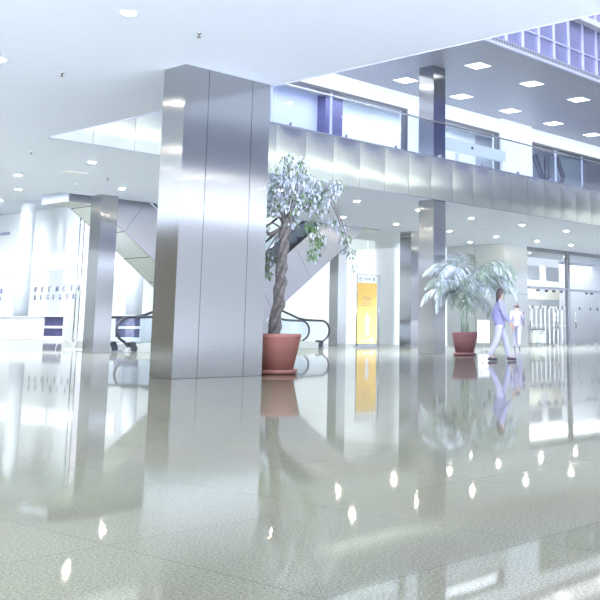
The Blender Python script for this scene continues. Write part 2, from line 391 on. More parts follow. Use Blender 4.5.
# ------------------------------------------------------------------ escalators
def escalator(label, X0, sgn, y0, y1, side_mat, soffit_mat):
    t = thing('escalator', label, 'escalator', (X0, y0, 0))
    W = y1-y0; SL = .718
    f = lambda a, z, d: (a*sgn, d, z)
    top, s0 = FL, 2.15
    s1 = s0+top/SL; low = lambda s: SL*(s-4.4)
    sb = 4.4+(H-.02)/SL
    poly = [(2.0, .0), (4.4, 0), (sb, H-.02), (11.7, H-.02), (11.7, top+.06), (s1, top+.06), (s0, .06), (2.0, .06)]
    for d0, d1 in ((0, .05), (W-.05, W)):
        MB().prism(poly, f, d0, d1).build('side_cladding', side_mat, t)
    so = MB(); so.mi = 0
    so.prism([(4.4, 0), (sb, H-.02), (11.7, H-.02), (11.7, H+.04), (sb, H+.04), (4.4, .06)], f, .05, W-.05)
    so.mi = 1
    for q in range(1, 7):
        s = 4.4+q*1.05; so.prism([(s, low(s)-.004), (s+.02, low(s+.02)-.004), (s+.02, low(s+.02)+.01), (s, low(s)+.01)], f, .05, W-.05)
    so.build('soffit', [soffit_mat, M['gap']], t)
    for q in range(1, 5):
        seam = MB()
        s = 4.4+q*1.75; dx, dz = -.565, .787
        a = (s, low(s)+.01); e = (s+dx*1.27, low(s)+dz*1.27)
        seam.prism([(a[0]-.006, a[1]), (a[0]+.006, a[1]+.004), (e[0]+.006, e[1]), (e[0]-.006, e[1]-.004)], f, -.002, 0.0)
        seam.build('panel_joint', M['gap'], t)
    MB().prism([(11.7, H-.02), (11.74, H-.02), (11.74, top+.06), (11.7, top+.06)], f, 0, W).build('end_panel', M['ceil'], t)
    # steps
    st = MB(); s = s0; z = .02
    st.prism([(.6, 0), (s0, 0), (s0, .03), (.6, .03)], f, .3, W-.3)
    while s < s1-.05:
        st.prism([(s, z), (s+.2/SL*1.0, z), (s+.2/SL, z+.2), (s, z+.2)], f, .3, W-.3); s += .2/SL; z += .2
    st.build('steps', M['dark'], t)
    for yy, nm in ((.2, 'a'), (W-.2, 'b')):
        hr = []
        for a in range(0, 13):
            w_ = PI*1.28-(PI*1.28-PI*.5)*a/12
            w_ = math.radians(250)-(math.radians(250)-math.radians(90))*a/12
            hr.append((.46+.42*math.cos(w_)*1.05, yy, .66+.38*math.sin(w_)))
        hr = [(hr[0][0]+.10, yy, .20), (hr[0][0]+.03, yy, .26)]+hr
        hr += [(.9, yy, 1.045), (1.3, yy, 1.06), (1.7, yy, 1.12), (2.1, yy, 1.25), (2.6, yy, 1.05+SL*(2.6-s0)+.03)]
        hr += [(s1-.4, yy, 1.05+top-.3), (s1, yy, 1.0+top), (11.6, yy, 1.02+top)]
        MB().tube([(p[0]*sgn, p[1], p[2]) for p in hr], .042, 8).build('handrail', M['rubber'], t, True)
        gpoly = [(.5, .35), (.22, .5), (.12, .68), (.2, .9), (.46, 1.0), (1.3, 1.02), (2.05, 1.18), (2.6, 1.03+SL*(2.6-s0)), (s1-.4, 1.0+top-.3), (11.6, .98+top), (11.6, top), (s1, top), (s0, .1), (.6, .1)]
        MB().prism(gpoly, f, yy-.006, yy+.006).build('balustrade_glass', M['rail_glass'], t)
        MB().prism([(.35, .0), (2.2, .0), (2.6, .5), (2.3, .5), (1.9, .3), (.75, .22), (.5, .16)], f, yy-.11, yy+.11).build('skirt', M['granite'], t)
        MB().prism([(.5, .02), (.68, .0), (.72, .1), (.62, .3), (.44, .27)], f, yy-.13, yy+.13).build('handrail_inlet', M['rubber'], t)
    MB().prism([(-.6, 0), (.7, 0), (.7, .012), (-.6, .012)], f, .1, W-.1).build('landing_plate', M['chrome'], t)
    return t
escalator('escalator rising right behind the ficus trunk, black handrail foot left of the wide column', 17.68, 1, 26.48, 27.92, M['steel2'], M['pale'])
escalator('escalator rising left with pale panelled underside, handrail foot right of the ficus pot', 28.3, -1, 27.97, 29.5, M['steel2'], M['pale'])

# ------------------------------------------------------------------ ceiling fittings
def downlight(label, x, y, first=[]):
    if first: return dup(first[0], (x, y, H), label)
    t = thing('downlight', label, 'downlight', (x, y, H), 0, 'round recessed downlights in the white ceiling')
    MB().lathe([(.075, -.001), (.078, -.012), (.105, -.012), (.11, 0)], n=24).build('rim', M['rim'], t, True)
    MB().lathe([(.0, -.0112), (.078, -.0112)], n=24).build('lens', M['lamp'], t)
    first.append(t); return t
DL = [(6.87,10.48,'round downlight nearest the camera, above the left of the foreground column'),
      (6.95,13.84,'downlight cut by the left edge of the frame, upper of the left edge'),
      (12.96,20.94,'downlight under the pointed tip of the balcony fascia'),
      (12.91,24.28,'upper of two downlights stacked near the left edge above the far hall'),
      (14.27,26.77,'lower of two downlights stacked near the left edge above the far hall'),
      (16.05,24.32,'downlight just above the top of the left steel column'),
      (15.2,29.6,'downlight at the ceiling edge over the far left hall'),
      (22.16,20.99,'downlight just right of the ficus crown, larger of the two'),
      (25.09,24.42,'downlight right of the ficus crown, above the escalator tip'),
      (27.98,24.49,'downlight left of the two-storey column under the balcony'),
      (25.1,20.99,'downlight hugging the left face of the two-storey column'),
      (28.06,21.07,'downlight right of the two-storey column, near the balcony edge'),
      (31.28,24.56,'downlight right of the two-storey column, further back above the palm'),
      (35.79,26.93,'downlight directly above the palm crown, close to the clad wall'),
      (34.32,24.46,'downlight above the corner of the clad wall block'),
      (31.1,20.98,'downlight near the balcony edge above the left glass door'),
      (37.14,24.27,'downlight in front of the left glass door'),
      (34.05,20.89,'downlight near the balcony edge above the door mullion'),
      (39.81,24.18,'downlight in front of the door mullion'),
      (37.1,20.9,'downlight near the balcony edge at the right side of the frame'),
      (42.7,24.2,'downlight in front of the right glass doors')]
for x, y, l in DL: downlight(l, x, y)
extra = [(3.9,10.48),(.9,10.48),(3.9,13.84),(.9,13.84),(-2.1,10.48),(-2.1,7.1),(.9,7.1),(3.9,7.1),(6.9,7.1),(9.7,3.7),(6.9,3.7),(3.9,3.7),(.9,3.7),(9.7,.3),(6.9,.3),(3.9,.3),(.9,.3),(6.9,-3),(3.9,-3),(-2.1,3.7),(3.9,17.4),(6.9,20.94),(3.9,20.94),(6.9,24.3),(19,21),(19,24.4),(43,20.9),(46,24.2)]+[(x, y) for x in (-2.1, .9, 3.9, 6.9) for y in (17.4, 20.94, 24.3, 27.8, 31.2) if (x, y) not in ((3.9,17.4),(3.9,20.94),(6.9,20.94),(6.9,24.3),(6.9,17.4))]+[(x, y) for x in (12.9, 15.9, 18.9, 21.9, 24.9, 27.9, 30.9) for y in (-3, .3, 3.0) if (x, y) != (9, 9)]
for x, y in extra:
    downlight('round recessed downlight in the ceiling, seen only as a reflection', x, y)
def sprinkler(label, x, y, first=[]):
    if first: return dup(first[0], (x, y, H), label)
    t = thing('ceiling_sprinkler', label, 'sprinkler', (x, y, H), 0, 'ceiling sprinkler heads')
    MB().lathe([(.035, .004), (.035, -.006), (.014, -.012), (.012, -.05), (.0, -.055)], n=12).build('body', M['chrome'], t, True)
    MB().lathe([(.0, -.06), (.03, -.06), (.03, -.064), (.0, -.066)], n=12).build('deflector', M['dark'], t)
    first.append(t); return t
for x, y, l in ((7.94,13.82,'tiny sprinkler head left of the foreground column top'), (11.3,20.75,'tiny sprinkler head at left below the fascia tip'),
                (14.75,24.55,'tiny sprinkler head furthest back, left of the left steel column'), (14.66,22.89,'tiny sprinkler head right of the downlight under the fascia tip'),
                (7.97,10.49,'tiny sprinkler head above the foreground column'), (27.2,22.7,'tiny sprinkler head under the balcony left of the two-storey column'),
                (31.0,22.7,'tiny sprinkler head under the balcony above the palm')): sprinkler(l, x, y)
tag(MB().box(13.3, 13.9, 22.6, 23.0, H-.006, H+.004).build('ceiling_hatch', M['rim'], bevel=.002), 'flat white access hatch in the ceiling left of the left steel column', 'hatch')
def square_light(label, x, y, first=[]):
    if first: return dup(first[0], (x, y, UC), label)
    t = thing('square_light', label, 'ceiling light', (x, y, UC), 0, 'square luminous panels in the perforated ceiling')
    f = MB()
    for a in ((-.31,.31,-.31,-.29), (-.31,.31,.29,.31), (-.31,-.29,-.29,.29), (.29,.31,-.29,.29)): f.box(*a, -.012, 0)
    f.build('frame', M['rim'], t); MB().box(-.29, .29, -.29, .29, -.008, -.001).build('diffuser', M['panel'], t)
    first.append(t); return t
rows = {17.87: ['square light nearest the violet glazing, left of the front row', 'second square light from the left in the front row', 'third square light in the front row, near the right edge'],
        20.8: ['square light left of the two-storey column', 'square light just right of the two-storey column', 'square light in the rear row above the upstairs glass entrance', 'square light in the rear row above the white pier', 'square light at the right end of the rear row']}
for y, ls in rows.items():
    for i, l in enumerate(ls): square_light(l, 24.2+2.98*i, y)
for x, y in ((21.2,20.8),(18.2,20.8),(21.2,17.87),(18.2,17.87),(33.14,17.87),(36.1,17.87),(39.1,20.8))+tuple((12.3+2.98*i, y) for i in range(11) for y in (5.4, 2.5)):
    square_light('square luminous ceiling panel seen only in reflections', x, y)

# ------------------------------------------------------------------ far-left hall fittings
def text_line(body, x, y, z, size, spacing, mat, parent, name, rot=(PI/2, 0, -PI/2), ext=.02):
    cu = bpy.data.curves.new(name, 'FONT'); cu.body = body; cu.size = size; cu.extrude = ext; cu.space_character = spacing
    cu.resolution_u = 3
    o = bpy.data.objects.new(name, cu); C.objects.link(o)
    dg = bpy.context.evaluated_depsgraph_get(); me = bpy.data.meshes.new_from_object(o.evaluated_get(dg)); 
    bpy.data.objects.remove(o); me.name = name; me.materials.clear(); me.materials.append(mat)
    o = bpy.data.objects.new(name, me); C.objects.link(o); o.location = (x, y, z); o.rotation_euler = rot
    if parent: o.parent = parent
    return o
def hall_sign(label, y, grp='wall lettering'):
    t = thing('wall_lettering', label, 'sign', (WX-.03, y, 0), 0)
    for body, z, st in (('\u0420\u0415\u0413\u0418\u0421\u0422\u0420\u0410\u0426\u0418\u042f', 3.18, .93), ('REGISTRATION', 2.64, .83)):
        for i, ch in enumerate(body):
            text_line(ch, 0, -st*i, z, .5, 1, M['letter'], t, 'letter')
    return t
hall_sign('grey letters on the white wall left of the left steel column', 66.75)
hall_sign('letters on the white wall cut by the left edge of the frame', 80.9)
tag(MB().box(WX-.06, WX, 70.9, 72.2, 7.5, 7.72).build('wall_plate', M['letter']), 'small violet plate high on the wall at far left', 'sign')
def counter(label, x, y0, y1, ndark):
    t = thing('reception_counter', label, 'counter', (x, y0, 0))
    L = y1-y0
    MB().box(0, 1.0, ndark, L, 0, 1.36).build('body', M['counter'], t, bevel=.01)
    MB().box(-.06, 1.06, 0, L, 1.36, 1.42).build('worktop', M['white'], t)
    fr = MB().box(.0, 1.0, .06, ndark, 0, .22).box(0, 1, .06, ndark, .68, .82).box(0, 1, 0, .06, 0, 1.36)
    fr.build('frame', M['counter'], t)
    MB().box(.04, .5, .06, ndark, .22, .68).build('lower_screen', M['screen'], t)
    MB().box(.04, .5, .06, ndark, .82, 1.36).build('upper_screen', M['screen'], t)
    for q in (.36, .7): MB().box(-.006, .002, ndark+(L-ndark)*q, ndark+(L-ndark)*q+.015, 0, 1.36).build('joint', M['pale'], t)
    return t
counter('white reception counter with dark violet end panels below the lettering at far left', 32.4, 54.3, 63.2, 2.2)
counter('white reception counter with violet panels seen behind the left escalator handrail', 32.4, 46.6, 51.6, 2.4)
counter('white reception counter cut by the left edge of the frame', 32.4, 64.3, 72.0, 2.0)
bs = thing('banner_stand', 'tall pale pink banner on slim steel poles left of the left steel column', 'banner', (18.77, 30.55, 0), -.75)
for px_ in (-.14, 0.0): MB().tube([(px_, 0, .02), (px_, 0, 4.55)], .022, 8).build('pole', M['chrome'], bs, True)
MB().box(.02, .72, -.01, .01, .3, 4.05).build('banner_sheet', M['pinkpanel'], bs)
MB().box(.02, .72, -.012, -.0105, 4.05-.0, 4.4).build('header', M['white'], bs)
for z in (4.45, 4.53, 4.05): MB().tube([(-.16, 0, z), (.74, 0, z)], .014, 6).build('crossbar', M['chrome'], bs)
MB().prism([(.05, .98), (.45, 1.12), (.45, .82)], lambda a, b, d: (a, d, b), -.016, -.0112).build('arrow', M['white'], bs)
for sx in (-.35, .2):
    MB().tube([(sx+.28*math.cos(a*PI/10), -.22, .36*math.sin(a*PI/10)) for a in range(11)], .008, 6).build('wire_foot', M['chrome'], bs)
MB().box(-.35, .7, -.25, .25, .0, .03).build('base_plate', M['white'], bs)

# yellow banner
yb = thing('yellow_banner', 'tall yellow banner with a white up arrow by the white wall', 'banner', (31.54, 29.2, 0))
MB().box(-.585, .585, -.02, .02, .14, 2.66).build('print', M['yellow'], yb)
MB().box(-.585, .585, -.02, .02, 2.66, 3.0).build('header', M['white'], yb)
MB().box(-.62, .62, -.16, .16, 0, .04).box(-.585, .585, -.02, .02, .04, .14).build('base', M['chrome'], yb)
for sx in (-.61, .61, .78): MB().tube([(sx, .02, .03), (sx, .02, 3.02)], .018, 8).build('pole', M['chrome'], yb, True)
MB().tube([(-.61, .02, 3.01), (.78, .02, 3.01)], .014, 6).build('crossbar', M['chrome'], yb)
MB().prism([(-.09, .5), (.09, .5), (.09, 1.05), (.17, 1.05), (0, 1.42), (-.17, 1.05), (-.09, 1.05)], lambda a, b, d: (a, d, b), -.026, -.021).build('arrow', M['white'], yb)
for row, (z, x0, n_) in enumerate(((2.02, -.3, 9), (1.92, -.26, 8), (1.78, -.28, 9), (1.68, -.38, 12))):
    for i in range(n_):
        w_ = R.uniform(.03, .05); MB().box(x0+i*.062, x0+i*.062+w_, -.024, -.021, z, z+R.uniform(.045, .06)).build('print_mark', M['pink'], yb)
hd = MB()
hd.tube([(-.42+.07*math.cos(a*.6), -.024, 2.82+.07*math.sin(a*.6)) for a in range(9)], .012, 5)
for i in range(6): hd.box(-.2+i*.07, -.16+i*.07, -.024, -.021, 2.8, 2.85)
hd.box(.36, .44, -.024, -.021, 2.76, 2.9)
hd.build('header_mark', M['grey_ink'], yb)
MB().prism([(.32+.09*math.cos(a*PI/8), .26+.09*math.sin(a*PI/8)) for a in range(16)], lambda a, b, d: (a, d, b), -.025, -.021).build('badge', M['white'], yb)
MB().box(-.3, .2, -.024, -.021, .23, .27).build('footer_line', M['white'], yb)

# white display board behind the palm
wb = thing('display_board', 'small white board on a low foot behind the palm, right of its pot', 'board', (32.75, 24.0, 0))
MB().box(-.37, .37, -.02, .02, .22, 1.1).build('panel', M['white'], wb, bevel=.006)
MB().box(-.3, .3, -.15, .15, 0, .04).box(-.03, .03, -.03, .03, .04, .22).build('foot', M['chrome'], wb)
for q in ((-.2, .9), (.15, .8), (-.1, .55)): MB().box(q[0]-.03, q[0]+.03, -.026, -.02, q[1]-.04, q[1]+.04).build('dark_spot', M['gap'], wb)

# ------------------------------------------------------------------ plants
def pot(t, r0, r1, h, mat, saucer=True):
    MB().lathe([(r0, .05), (r0+(r1-r0)*.8, h*.78), (r0+(r1-r0)*.86, h*.8), (r0+(r1-r0)*.9, h*.88), (r1*.985, h*.9), (r1, h*.915), (r1, h), (r1*.93, h), (r1*.9, h*.88), (r0*.5, h*.86)], n=48).build('pot', mat, t, True)
    MB().lathe([(0, h*.885), (r1*.9, h*.885)], n=32).build('soil', M['soil'], t)
    MB().lathe([(r0*1.05, 0), (r0*1.22, .015), (r0*1.3, .07), (r0*1.25, .075), (r0*1.15, .04), (0, .04)], n=48).build('saucer', mat, t, True)

def leaf(b, p, d, L, W, up):
    d = d.normalized(); s = d.cross(up)
    s = s.normalized() if s.length > 1e-4 else Vector((1,0,0)); nrm = s.cross(d)
    a = p; m1 = p+d*L*.45; e = p+d*L-nrm*L*.12
    b.add([a, m1+s*W*.5+nrm*W*.15, e, m1-s*W*.5+nrm*W*.15, m1-nrm*W*.06], [(0,1,4), (1,2,4), (0,4,3), (4,2,3)])

def ficus():
    t = thing('potted_ficus', 'potted weeping fig with twisted trunk and pale variegated leaves beside the wide column', 'potted plant', (11.07, 12.2, 0))
    pot(t, .265, .385, .63, M['terra'])
    sr = Vector((.65, -.76, 0)); sd = Vector((.76, .65, 0))     # across and away from the entrance side
    def P(a, d, z): v = sr*a+sd*d; return Vector((v.x, v.y, z))
    path = [(-.05, .0, .52), (-.045, 0, .8), (0.01, .0, 1.15), (.03, .0, 1.5), (.04, .02, 1.85), (.07, .02, 2.2), (.1, .03, 2.5)]
    for k in range(3):
        b = MB(); pts = []; rs = []
        N = 48
        for i in range(N+1):
            u = i/N*(len(path)-1); j = min(int(u), len(path)-2); f = u-j
            q = [path[j][c]*(1-f)+path[j+1][c]*f for c in range(3)]
            w = i/N*PI*4.4+k*2*PI/3; rr = .055*(1-.25*i/N)+.012*math.sin(i*.9+k)
            pts.append(P(q[0]+rr*math.cos(w), q[1]+rr*math.sin(w), q[2])); rs.append(.058*(1-.22*i/N)+.006*math.sin(i*1.7+k*2))
        b.tube(pts, rs, 10).build('stem', M['bark'], t, True)
    top = path[-1]
    # crown clusters: across, away, height, radius, leaves, share of green
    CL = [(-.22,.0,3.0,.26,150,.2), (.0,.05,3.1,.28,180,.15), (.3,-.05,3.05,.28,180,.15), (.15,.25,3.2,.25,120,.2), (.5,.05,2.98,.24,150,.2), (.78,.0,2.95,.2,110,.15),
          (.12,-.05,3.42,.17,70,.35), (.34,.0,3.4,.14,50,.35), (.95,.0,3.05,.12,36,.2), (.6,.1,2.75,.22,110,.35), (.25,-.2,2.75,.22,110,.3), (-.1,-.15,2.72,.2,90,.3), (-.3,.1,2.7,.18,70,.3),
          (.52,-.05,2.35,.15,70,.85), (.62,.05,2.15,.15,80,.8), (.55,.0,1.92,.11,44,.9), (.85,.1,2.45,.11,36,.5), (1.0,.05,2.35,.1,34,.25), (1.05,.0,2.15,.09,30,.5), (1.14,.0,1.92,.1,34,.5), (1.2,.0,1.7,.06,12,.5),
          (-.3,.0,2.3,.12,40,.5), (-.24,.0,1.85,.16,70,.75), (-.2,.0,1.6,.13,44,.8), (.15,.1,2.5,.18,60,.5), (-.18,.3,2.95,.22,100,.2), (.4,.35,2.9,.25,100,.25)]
    br = []
    for (a, d, z, r, n_, g_) in CL:
        e = P(a, d, z); s = P(top[0]+R.uniform(-.04,.04), top[1], top[2]-R.uniform(.05, .35)) if not (z < 2.6 and a > .4) else P(a*.72, d, 2.85); m = s.lerp(e, .5)+Vector((0,0,.16 if z > 2.4 or a > .4 else .3))
        pts = [s.lerp(m, i/4).lerp(m.lerp(e, i/4), i/4) for i in range(5)]
        br.append(MB().tube(pts, [q_*(.45 if z < 2.6 and a > .4 else 1) for q_ in (.022, .018, .013, .009, .005)], 6))
    b = MB()
    for q in br: b.add(q.v, q.f)
    b.build('branches', M['bark'], t, True)
    # bare looping branches on the left
    lp = MB(); lp.tube([P(.0,0,2.3), P(-.16,-.02,2.22), P(-.3,-.02,2.28), P(-.33,0,2.45), P(-.22,0,2.7)], [.036,.034,.03,.026,.018], 8)
    lp.tube([P(.02,0,2.0), P(-.14,0,1.85), P(-.27,.02,1.7)], [.02,.016,.01], 6)
    lp.build('bent_branch', M['bark'], t, True)
    fo = MB()
    for (a, d, z, r, n_, g_) in CL:
        for i in range(int(n_*1.25)):
            v = Vector((R.gauss(0,1), R.gauss(0,1), R.gauss(0,1))).normalized()*r*R.random()**.45
            p = P(a, d, z)+v
            dirn = (v.normalized()*.5+Vector((R.gauss(0,.5), R.gauss(0,.5), -.75-R.random()*.5)))
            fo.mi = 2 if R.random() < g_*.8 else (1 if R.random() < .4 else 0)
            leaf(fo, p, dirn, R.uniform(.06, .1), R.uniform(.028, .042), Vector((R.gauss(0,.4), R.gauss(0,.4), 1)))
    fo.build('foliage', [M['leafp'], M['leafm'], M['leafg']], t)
ficus()

def palm():
    t = thing('potted_palm', 'potted feather palm with drooping pale fronds in front of the two-storey column', 'potted plant', (23.36, 17.79, 0))
    pot(t, .26, .37, .66, M['terra2'])
    for i in range(7):
        a = i*2*PI/7; r = .09
        MB().tube([(r*math.cos(a), r*math.sin(a), .55), (r*1.1*math.cos(a), r*1.1*math.sin(a), 1.0), (r*1.9*math.cos(a+.2), r*1.9*math.sin(a+.2), 1.6)], [.03, .026, .016], 7).build('cane', M['palmg'], t, True)
    sr = Vector((.65, -.76, 0)); sd = Vector((.76, .65, 0))
    N = 38
    for i in range(N):
        az = i*2.39996+R.uniform(-.2, .2)
        h = R.random()
        lean = .35+.8*(i/N)
        L = R.uniform(1.9, 2.4)*(1.0-.2*(i/N > .8))
        dr = sr*math.cos(az)+sd*math.sin(az)
        cmax = min(1.5, .78/max(dr.y, .01))
        base = Vector((.12*math.cos(az), .12*math.sin(az), R.uniform(1.15, 2.0)))
        ang = PI/2-R.uniform(.12, .45)-.55*(i/N)
        pts = [base]; n_ = 16; droop = R.uniform(1.7, 2.35)/n_*1.15
        for k in range(n_):
            ang -= droop*(.25+1.3*k/n_)
            ang = max(ang, -1.35)
            q = pts[-1]+(dr*math.cos(ang)+Vector((0,0,1))*math.sin(ang))*L/n_
            pts.append(q)
        if Vector((pts[-1].x, pts[-1].y)).length > cmax:
            kf = cmax/Vector((pts[-1].x, pts[-1].y)).length
            pts = [Vector((p.x*kf, p.y*kf, p.z)) for p in pts]
        if min(p.z for p in pts[4:]) < .75:
            pts = [p if p.z > .8 else Vector((p.x, p.y, .8+(p.z-.8)*.1)) for p in pts]
        b = MB(); b.mi = 1; b.tube(pts, [.012*(1-.8*k/n_) for k in range(n_+1)], 5)
        pale = R.random() < .62
        for k in range(3, n_+1):
            for sub in (0, .5):
                if k == n_ and sub: break
                p = pts[k] if not sub else pts[k].lerp(pts[min(k+1, n_)], .5)
                tn = (pts[min(k+1, n_)]-pts[k-1]).normalized()
                side = tn.cross(Vector((0,0,1)))
                side = side.normalized() if side.length > .05 else dr.cross(Vector((0,0,1)))
                u = (k+sub)/n_; ll = .46*math.sin(PI*min(1, .18+u*.8))**.8+.04
                for sg in (-1, 1):
                    dd = (side*sg*.8+tn*.75+Vector((0,0,-.25-.5*R.random()))).normalized()
                    w = .018; tip = p+dd*ll+Vector((0,0,-ll*.28)); mid = p+dd*ll*.55+Vector((0,0,.01))
                    cr = dd.cross(Vector((R.uniform(-.3,.3),R.uniform(-.3,.3),1))).normalized()*w
                    b.mi = 0 if (pale if R.random() < .8 else not pale) else 1
                    b.add([p-cr*.5, p+cr*.5, mid+cr, tip, mid-cr], [(0,1,2,4), (4,2,3)])
        b.build('frond', [M['palmp'], M['palmg']], t)
palm()

# ------------------------------------------------------------------ people
def skin_mesh(verts, edges, radii, sub=2):
    me = bpy.data.meshes.new('tmp'); me.from_pydata(verts, edges, [])
    o = bpy.data.objects.new('tmp', me); C.objects.link(o)
    s = o.modifiers.new('s', 'SKIN'); 
    lay = me.skin_vertices[0] if me.skin_vertices else None
    if lay is None:
        bm = bmesh.new(); bm.from_mesh(me); bm.verts.layers.skin.verify(); bm.to_mesh(me); bm.free(); lay = me.skin_vertices[0]
    for i, r in enumerate(radii):
        lay.data[i].radius = r if isinstance(r, tuple) else (r, r)
        lay.data[i].use_root = (i == 0)
    ss = o.modifiers.new('u', 'SUBSURF'); ss.levels = sub; ss.render_levels = sub
    dg = bpy.context.evaluated_depsgraph_get(); out = bpy.data.meshes.new_from_object(o.evaluated_get(dg))
    bpy.data.objects.remove(o)
    return [tuple(v.co) for v in out.vertices], [tuple(p.vertices) for p in out.polygons]

def person(label, loc, rz, ht, tops, trous, hairm, stride, female):
    """local frame: +X forward, Z up, drawn for 1.72 m and scaled"""
    t = thing('person', label, 'person', loc, rz)
    k = ht/1.72
    S = lambda pts: [(x*k, y*k, z*k) for x, y, z in pts]
    sh = .175 if female else .2
    A_, B_ = stride, -stride
    # joints
    J = dict(pel=(0,0,.93), wa=(0,0,1.08), ch=(.0,0,1.28), nk=(.0,0,1.43), nk2=(.015,0,1.5), hd=(.02,0,1.58), hd2=(.025,0,1.655))
    for s_, sg, st in (('l', 1, A_), ('r', -1, B_)):
        J['hip'+s_] = (0, sg*.09, .9); J['kn'+s_] = (st*.5+.04, sg*.095, .50); J['an'+s_] = (st-.02, sg*.09, .10 if st > 0 else .13); J['to'+s_] = (st+.15, sg*.105, .045 if st > 0 else .035)
        J['sh'+s_] = (0, sg*sh, 1.39); J['el'+s_] = (-st*.32-.03, sg*(sh+.05), 1.12); J['wr'+s_] = (-st*.55+.1, sg*(sh+.05), .90)
        J['pa'+s_] = (-st*.6+.125, sg*(sh+.045), .83)
    names = list(J); ix = {n_: i for i, n_ in enumerate(names)}
    E = [('pel','wa'),('wa','ch'),('ch','nk'),('nk','nk2'),('nk2','hd'),('hd','hd2')]
    rad = dict(pel=(.125,.14), wa=.115, ch=(.105,.13), nk=.06, nk2=.052, hd=.085, hd2=.082)
    for s_ in 'lr':
        E += [('pel','hip'+s_),('hip'+s_,'kn'+s_),('kn'+s_,'an'+s_),('an'+s_,'to'+s_),('ch','sh'+s_),('sh'+s_,'el'+s_),('el'+s_,'wr'+s_),('wr'+s_,'pa'+s_)]
        rad.update({'hip'+s_:.085,'kn'+s_:.055,'an'+s_:.038,'to'+s_:.03,'sh'+s_:.052,'el'+s_:.038,'wr'+s_:.026,'pa'+s_:(.034,.02)})
    sc_ = lambda r: tuple(q*k for q in r) if isinstance(r, tuple) else r*k
    b = MB()
    V, F_ = skin_mesh(S([J[n_] for n_ in names]), [(ix[a], ix[c_]) for a, c_ in E], [sc_(rad[n_]) for n_ in names]); b.add(V, F_)
    for s_, sg in (('l', 1), ('r', -1)):        # fingers and thumb rooted in the palm
        px_, py_, pz_ = J['pa'+s_]
        for fi, (off, ln) in enumerate(((.024,.068),(.008,.078),(-.008,.072),(-.024,.056))):
            fv = [(px_+off*.9, py_, pz_), (px_+off, py_, pz_-.03), (px_+off+.006, py_-sg*.006, pz_-.03-ln*.5), (px_+off+.004, py_-sg*.022, pz_-.03-ln)]
            V, F_ = skin_mesh(S(fv), [(0,1),(1,2),(2,3)], [sc_(q) for q in (.010,.0095,.009,.007)], 1); b.add(V, F_)
        V, F_ = skin_mesh(S([(px_+.01, py_, pz_+.03), (px_+.042, py_-sg*.012, pz_+.0), (px_+.052, py_-sg*.02, pz_-.035)]), [(0,1),(1,2)], [sc_(q) for q in (.012,.011,.009)], 1); b.add(V, F_)
    # face: nose, ears, eye sockets and mouth
    V, F_ = skin_mesh(S([(.085,0,1.635), (.112,0,1.605), (.118,0,1.592)]), [(0,1),(1,2)], [sc_(q) for q in (.012,.014,.012)], 1); b.add(V, F_)
    for sg in (1, -1):
        V, F_ = skin_mesh(S([(.015, sg*.085, 1.635), (.01, sg*.094, 1.61), (.015, sg*.085, 1.585)]), [(0,1),(1,2)], [sc_(q) for q in (.012,.015,.01)], 1); b.add(V, F_)
    b.build('body', M['skin'], t, True)
    def ball(c_, r, name, mat, sx=1, sy=1, sz=1, par=t):
        q = MB(); prof = [(math.sin(a*PI/10)*r, -math.cos(a*PI/10)*r) for a in range(11)]; prof[0] = (0, -r); prof[-1] = (0, r)
        q.lathe(prof, n=16); q.v = [((c_[0]+v[0]*sx)*k, (c_[1]+v[1]*sy)*k, (c_[2]+v[2]*sz)*k) for v in q.v]
        return q.build(name, mat, par, True)
    for sg in (1, -1): ball((.092, sg*.032, 1.627), .011, 'eye', M['eye'])
    ball((.098, 0, 1.562), .012, 'mouth', M['lip'], .6, 1.9, .5)
    # hair as a cap leaving the face free
    hq = MB(); vs = []; fs = []; n1, n2 = 14, 20
    for i in range(n1+1):
        for j in range(n2):
            th = i/n1*PI*.62; ph = j/n2*2*PI
            front = max(0, math.cos(ph)); th2 = th*(1-.5*front)
            zz = math.cos(th2); rr = math.sin(th2)
            drop = 0 if not female else max(0, -math.cos(ph)+.35)*.14*max(0, (i/n1-.55)/.45)
            vs.append(((.018+.106*rr*math.cos(ph))*k, .104*rr*math.sin(ph)*k, (1.632+.118*zz-drop)*k))
    for i in range(n1):
        for j in range(n2): fs.append((i*n2+j, i*n2+(j+1) % n2, (i+1)*n2+(j+1) % n2, (i+1)*n2+j))
    hq.add(vs, fs); ho = hq.build('hair', hairm, t, True)
    so = ho.modifiers.new('s', 'SOLIDIFY'); so.thickness = .012; so.offset = -1
    # top
    tn = ['wa0','pel','wa','ch','nk']
    pts = [(0,0,.82),(0,0,.93),(0,0,1.1),(0,0,1.29),(0,0,1.425)]; rr = [(.16,.185),(.155,.175),(.14,.155),(.15,.185),(.085,.1)]
    ed = [(0,1),(1,2),(2,3),(3,4)]
    for s_ in 'lr':
        o_ = len(pts); pts += [J['sh'+s_], J['el'+s_], tuple(J['el'+s_][q]*.12+J['wr'+s_][q]*.88 for q in range(3))]; rr += [.088, .062, .046]; ed += [(3,o_),(o_,o_+1),(o_+1,o_+2)]
    V, F_ = skin_mesh(S(pts), ed, [sc_(q) for q in rr]); MB().add(V, F_).build('shirt', tops, t, True)
    pts = [(0,0,.95),(0,0,.9)]; rr = [(.135,.152),(.135,.15)]; ed = [(0,1)]
    for s_ in 'lr':
        o_ = len(pts); an = J['an'+s_]; pts += [J['hip'+s_], J['kn'+s_], (an[0], an[1], an[2]-.01)]; rr += [.105, .078, .06]; ed += [(1,o_),(o_,o_+1),(o_+1,o_+2)]
    V, F_ = skin_mesh(S(pts), ed, [sc_(q) for q in rr]); MB().add(V, F_).build('trousers', trous, t, True)
